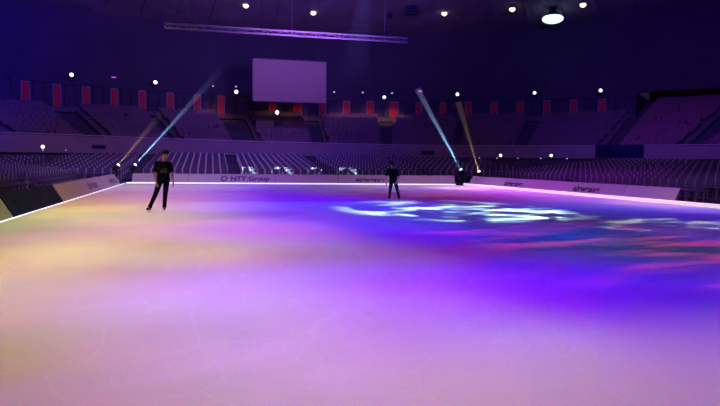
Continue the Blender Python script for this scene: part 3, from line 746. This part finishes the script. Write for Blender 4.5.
def person(loc, rz, J, sc, label, longhair=False, face=(0, -1, 0), seedprint=True):
    """J: joints (x right in the picture, y away from the camera, z up)."""
    e = empty('person', loc, rz)
    V = {k: Vector(p) for k, p in J.items()}
    fd = Vector(face).normalized(); up = (Vector((0, 0, 1))-fd*fd.z).normalized(); sd = fd.cross(up)
    hc = V['head']; q = Matrix((sd, -fd, up)).transposed()   # local: x side, y back, z up
    def hp(x, y, z): return hc+q @ Vector((x*sc, y*sc, z*sc))
    eu = q.to_euler()
    b = MB()
    # head
    b.ball(hp(0, .012, .03), (.076*sc, .094*sc, .092*sc), 20, 14, eu)
    b.ball(hp(0, -.022, -.045), (.060*sc, .066*sc, .072*sc), 18, 12, eu)
    b.ball(hp(0, -.055, -.095), (.028*sc, .024*sc, .020*sc), 12, 8, eu)     # chin
    b.capsule(hp(0, -.086, .012), hp(0, -.108, -.028), .010*sc, .015*sc)     # nose
    b.capsule(hp(-.035, -.079, .030), hp(.035, -.079, .030), .011*sc, .011*sc) # brow
    for s in (-1, 1):
        b.ball(hp(.077*s, .012, -.01), (.012*sc, .022*sc, .032*sc), 10, 8, eu)
        b.ball(hp(.038*s, -.062, -.03), (.022*sc, .02*sc, .02*sc), 10, 8, eu)
    b.capsule(hp(-.018, -.081, -.062), hp(.018, -.081, -.062), .009*sc, .009*sc)
    b.capsule(V['neck'], hp(0, .02, -.06), .058*sc, .052*sc)
    # trunk
    b.capsule(V['shL'], V['shR'], .062*sc, .062*sc)
    b.capsule(V['neck'], (V['shL']+V['shR'])/2, .06*sc, .075*sc)
    ch = (V['shL']+V['shR'])/2*.72+V['pel']*.28
    wa = (V['shL']+V['shR'])/2*.38+V['pel']*.62
    tx = (V['shR']-V['shL']).normalized()
    for off in (-.075, 0, .075):
        b.capsule(ch+tx*off*sc, wa+tx*off*.75*sc, .108*sc, .092*sc)
        b.capsule(wa+tx*off*.75*sc, V['pel']+tx*off*.9*sc, .092*sc, .098*sc)
    for s in 'LR':
        b.capsule(V['sh'+s], V['el'+s], .050*sc, .040*sc); b.capsule(V['el'+s], V['wr'+s], .040*sc, .027*sc)
        b.capsule(V['hip'+s], V['kn'+s], .082*sc, .056*sc); b.capsule(V['kn'+s].lerp(V['an'+s], .15), V['an'+s], .054*sc, .036*sc)
        b.capsule(V['an'+s], V['toe'+s], .036*sc, .030*sc)
        hand(b, V['wr'+s], (V['wr'+s]-V['el'+s])+Vector((0, -.04, -.05)), (tx*(1 if s == 'L' else -1)+Vector((0, .35, 0))), 1 if s == 'R' else -1, sc*1.02)
    body = remeshed(b, .0065*sc, 'body', M['skin'], e, 2)
    me = body.data; me.materials.append(M['lips']); me.materials.append(M['eye'])
    for p in me.polygons:
        c = p.center
        if (c-hc).length < .2*sc:
            l = q.transposed() @ (c-hc)/sc
            if l.y < -.05:
                if abs(l.z+.062) < .009 and abs(l.x) < .024: p.material_index = 1
                elif abs(l.z-.006) < .008 and .018 < abs(l.x) < .045: p.material_index = 2
    # hair
    h = MB()
    h.ball(hp(0, .028, .048), (.094*sc, .104*sc, .096*sc), 20, 14, eu)
    h.ball(hp(0, -.035, .092), (.066*sc, .060*sc, .038*sc), 16, 10, eu)
    h.ball(hp(0, .062, -.02), (.074*sc, .062*sc, .085*sc), 16, 10, eu)
    for i in range(26):
        a = random.uniform(-2.4, 2.4); rr = .078
        h.capsule(hp(rr*.8*math.sin(a), .03+rr*.8*math.cos(a), .10), hp(rr*1.12*math.sin(a), .03+rr*1.15*math.cos(a), random.uniform(-.02, .05)), .018*sc, .010*sc)
    if longhair:
        h.ball(hp(0, .03, .04), (.115*sc, .12*sc, .105*sc), 20, 14, eu)
        for s in (-1, 0, 1):
            h.capsule(hp(.05*s, .07, -.02), hp(.06*s, .085, -.16), .048*sc, .035*sc)
    # bring the fringe down over the forehead without covering the face
    for k in range(7): h.capsule(hp(-.06+.02*k, -.055, .105), hp(-.066+.022*k, -.083, .052), .018*sc, .011*sc)
    remeshed(h, .008*sc, 'hair', M['hair'], e, 1)
    # shirt
    t = MB()
    t.capsule(V['shL'], V['shR'], .074*sc, .074*sc)
    t.capsule((V['shL']+V['shR'])/2, V['neck']*.75+(V['shL']+V['shR'])/2*.25, .09*sc, .064*sc)
    hem = V['pel']+Vector((0, 0, -.03*sc))
    for off in (-.085, 0, .085):
        t.capsule(ch+tx*off*sc, wa+tx*off*.82*sc, .121*sc, .108*sc)
        t.tube(wa+tx*off*.82*sc, hem+tx*off*sc, .108*sc, .116*sc, 16)
    for s in 'LR':
        t.capsule(V['sh'+s], V['sh'+s].lerp(V['el'+s], .35), .066*sc, .064*sc)
        t.tube(V['sh'+s].lerp(V['el'+s], .3), V['sh'+s].lerp(V['el'+s], .82), .064*sc, .068*sc, 16)
    shirt = remeshed(t, .009*sc, 't_shirt', M['tee'], e, 2)
    if seedprint:
        c = ch*.55+wa*.45; me = shirt.data; me.materials.append(M['print_'])
        for p in me.polygons:
            dlt = p.center-c
            if p.normal.y < -.5 and abs(dlt.dot(tx)) < .10*sc and abs(dlt.z) < .06*sc and (int((dlt.z+1)/.022) % 2 == 0): p.material_index = 1
    # trousers
    t = MB()
    for off in (-.07, 0, .07): t.capsule(wa*.35+V['pel']*.65+tx*off*sc, V['pel']+tx*off*sc, .100*sc, .106*sc)
    for s in 'LR':
        t.capsule(V['hip'+s], V['kn'+s], .094*sc, .070*sc)
        t.capsule(V['kn'+s], V['kn'+s].lerp(V['an'+s], .7), .070*sc, .058*sc)
        t.tube(V['kn'+s].lerp(V['an'+s], .65), V['an'+s]+Vector((0, 0, .0)), .058*sc, .062*sc, 16)
    remeshed(t, .009*sc, 'trousers', M['trouser'], e, 2)
    for s in 'LR':
        an, toe = V['an'+s], V['toe'+s]; d = toe-an; d.z = 0; d.normalize()
        k = MB()
        sole = an.z-.055
        heel = Vector((an.x, an.y, sole))-d*.045*sc
        k.capsule(an+Vector((0, 0, .05)), an, .050*sc, .048*sc)
        k.capsule(heel+Vector((0, 0, .045)), heel+d*.20*sc+Vector((0, 0, .03)), .043*sc, .038*sc)
        k.box(heel+d*.09*sc+Vector((0, 0, -.002)), (.07*sc, .27*sc, .016), (0, 0, math.atan2(d.y, d.x)-PI/2))
        bo = remeshed(k, .008*sc, 'skate_boot', M['boot'], e, 1)
        bl = MB(); rz2 = math.atan2(d.y, d.x)-PI/2; c = heel+d*.095*sc
        h_ = sole-.006
        bl.box((c.x, c.y, .014), (.006, .29*sc, .026), (0, 0, rz2))
        for q_ in (-.06, .08):
            p = c+d*q_*sc; bl.box((p.x, p.y, .02+h_/2), (.02, .05, max(.01, h_-.02)), (0, 0, rz2))
        bl.build('blade', M['blade'], bo)
    tag(e, label, 'person'); return e

person((-1.54, 18.75, 0), R_(4), dict(
    head=(.185, -.04, 1.715), neck=(.145, .0, 1.535), shL=(-.055, .0, 1.44), shR=(.31, .03, 1.425), pel=(.125, .02, .96),
    elL=(-.125, .04, 1.14), wrL=(-.075, -.06, .90), elR=(.375, .08, 1.14), wrR=(.40, -.02, .91),
    hipL=(.03, .02, .92), knL=(-.10, -.04, .53), anL=(-.275, .06, .13), toeL=(-.33, -.09, .09),
    hipR=(.215, .02, .92), knR=(.175, -.03, .53), anR=(.145, .05, .13), toeR=(.15, -.12, .09)), 1.0,
    'person in black t-shirt and trousers skating at left, head turned down to the right', face=(.62, -.70, -.30))
person((6.86, 22.3, 0), R_(-17), dict(
    head=(-.13, -.05, 1.455), neck=(-.085, .0, 1.30), shL=(-.235, .0, 1.215), shR=(.095, .03, 1.21), pel=(-.03, .02, .80),
    elL=(-.315, .05, .97), wrL=(-.305, -.06, .75), elR=(.175, .08, .95), wrR=(.10, -.09, .80),
    hipL=(-.11, .02, .765), knL=(-.155, -.03, .45), anL=(-.185, .05, .125), toeL=(-.20, -.10, .09),
    hipR=(.05, .02, .765), knR=(.125, -.03, .45), anR=(.205, .05, .125), toeR=(.225, -.10, .09)), .86,
    'person in black top and trousers standing in the pale light pattern on the ice', longhair=True, face=(-.35, -.9, -.2), seedprint=False)

# ------------------------------------------------------------------ view
vs = bpy.context.scene.view_settings
vs.view_transform = 'Standard'; vs.look = 'None'; vs.gamma = 1; vs.exposure = 0; vs.use_curve_mapping = False
cy = bpy.context.scene.cycles
cy.use_denoising = True; cy.max_bounces = 6; cy.volume_bounces = 0; cy.volume_step_rate = .15; cy.sample_clamp_indirect = 4
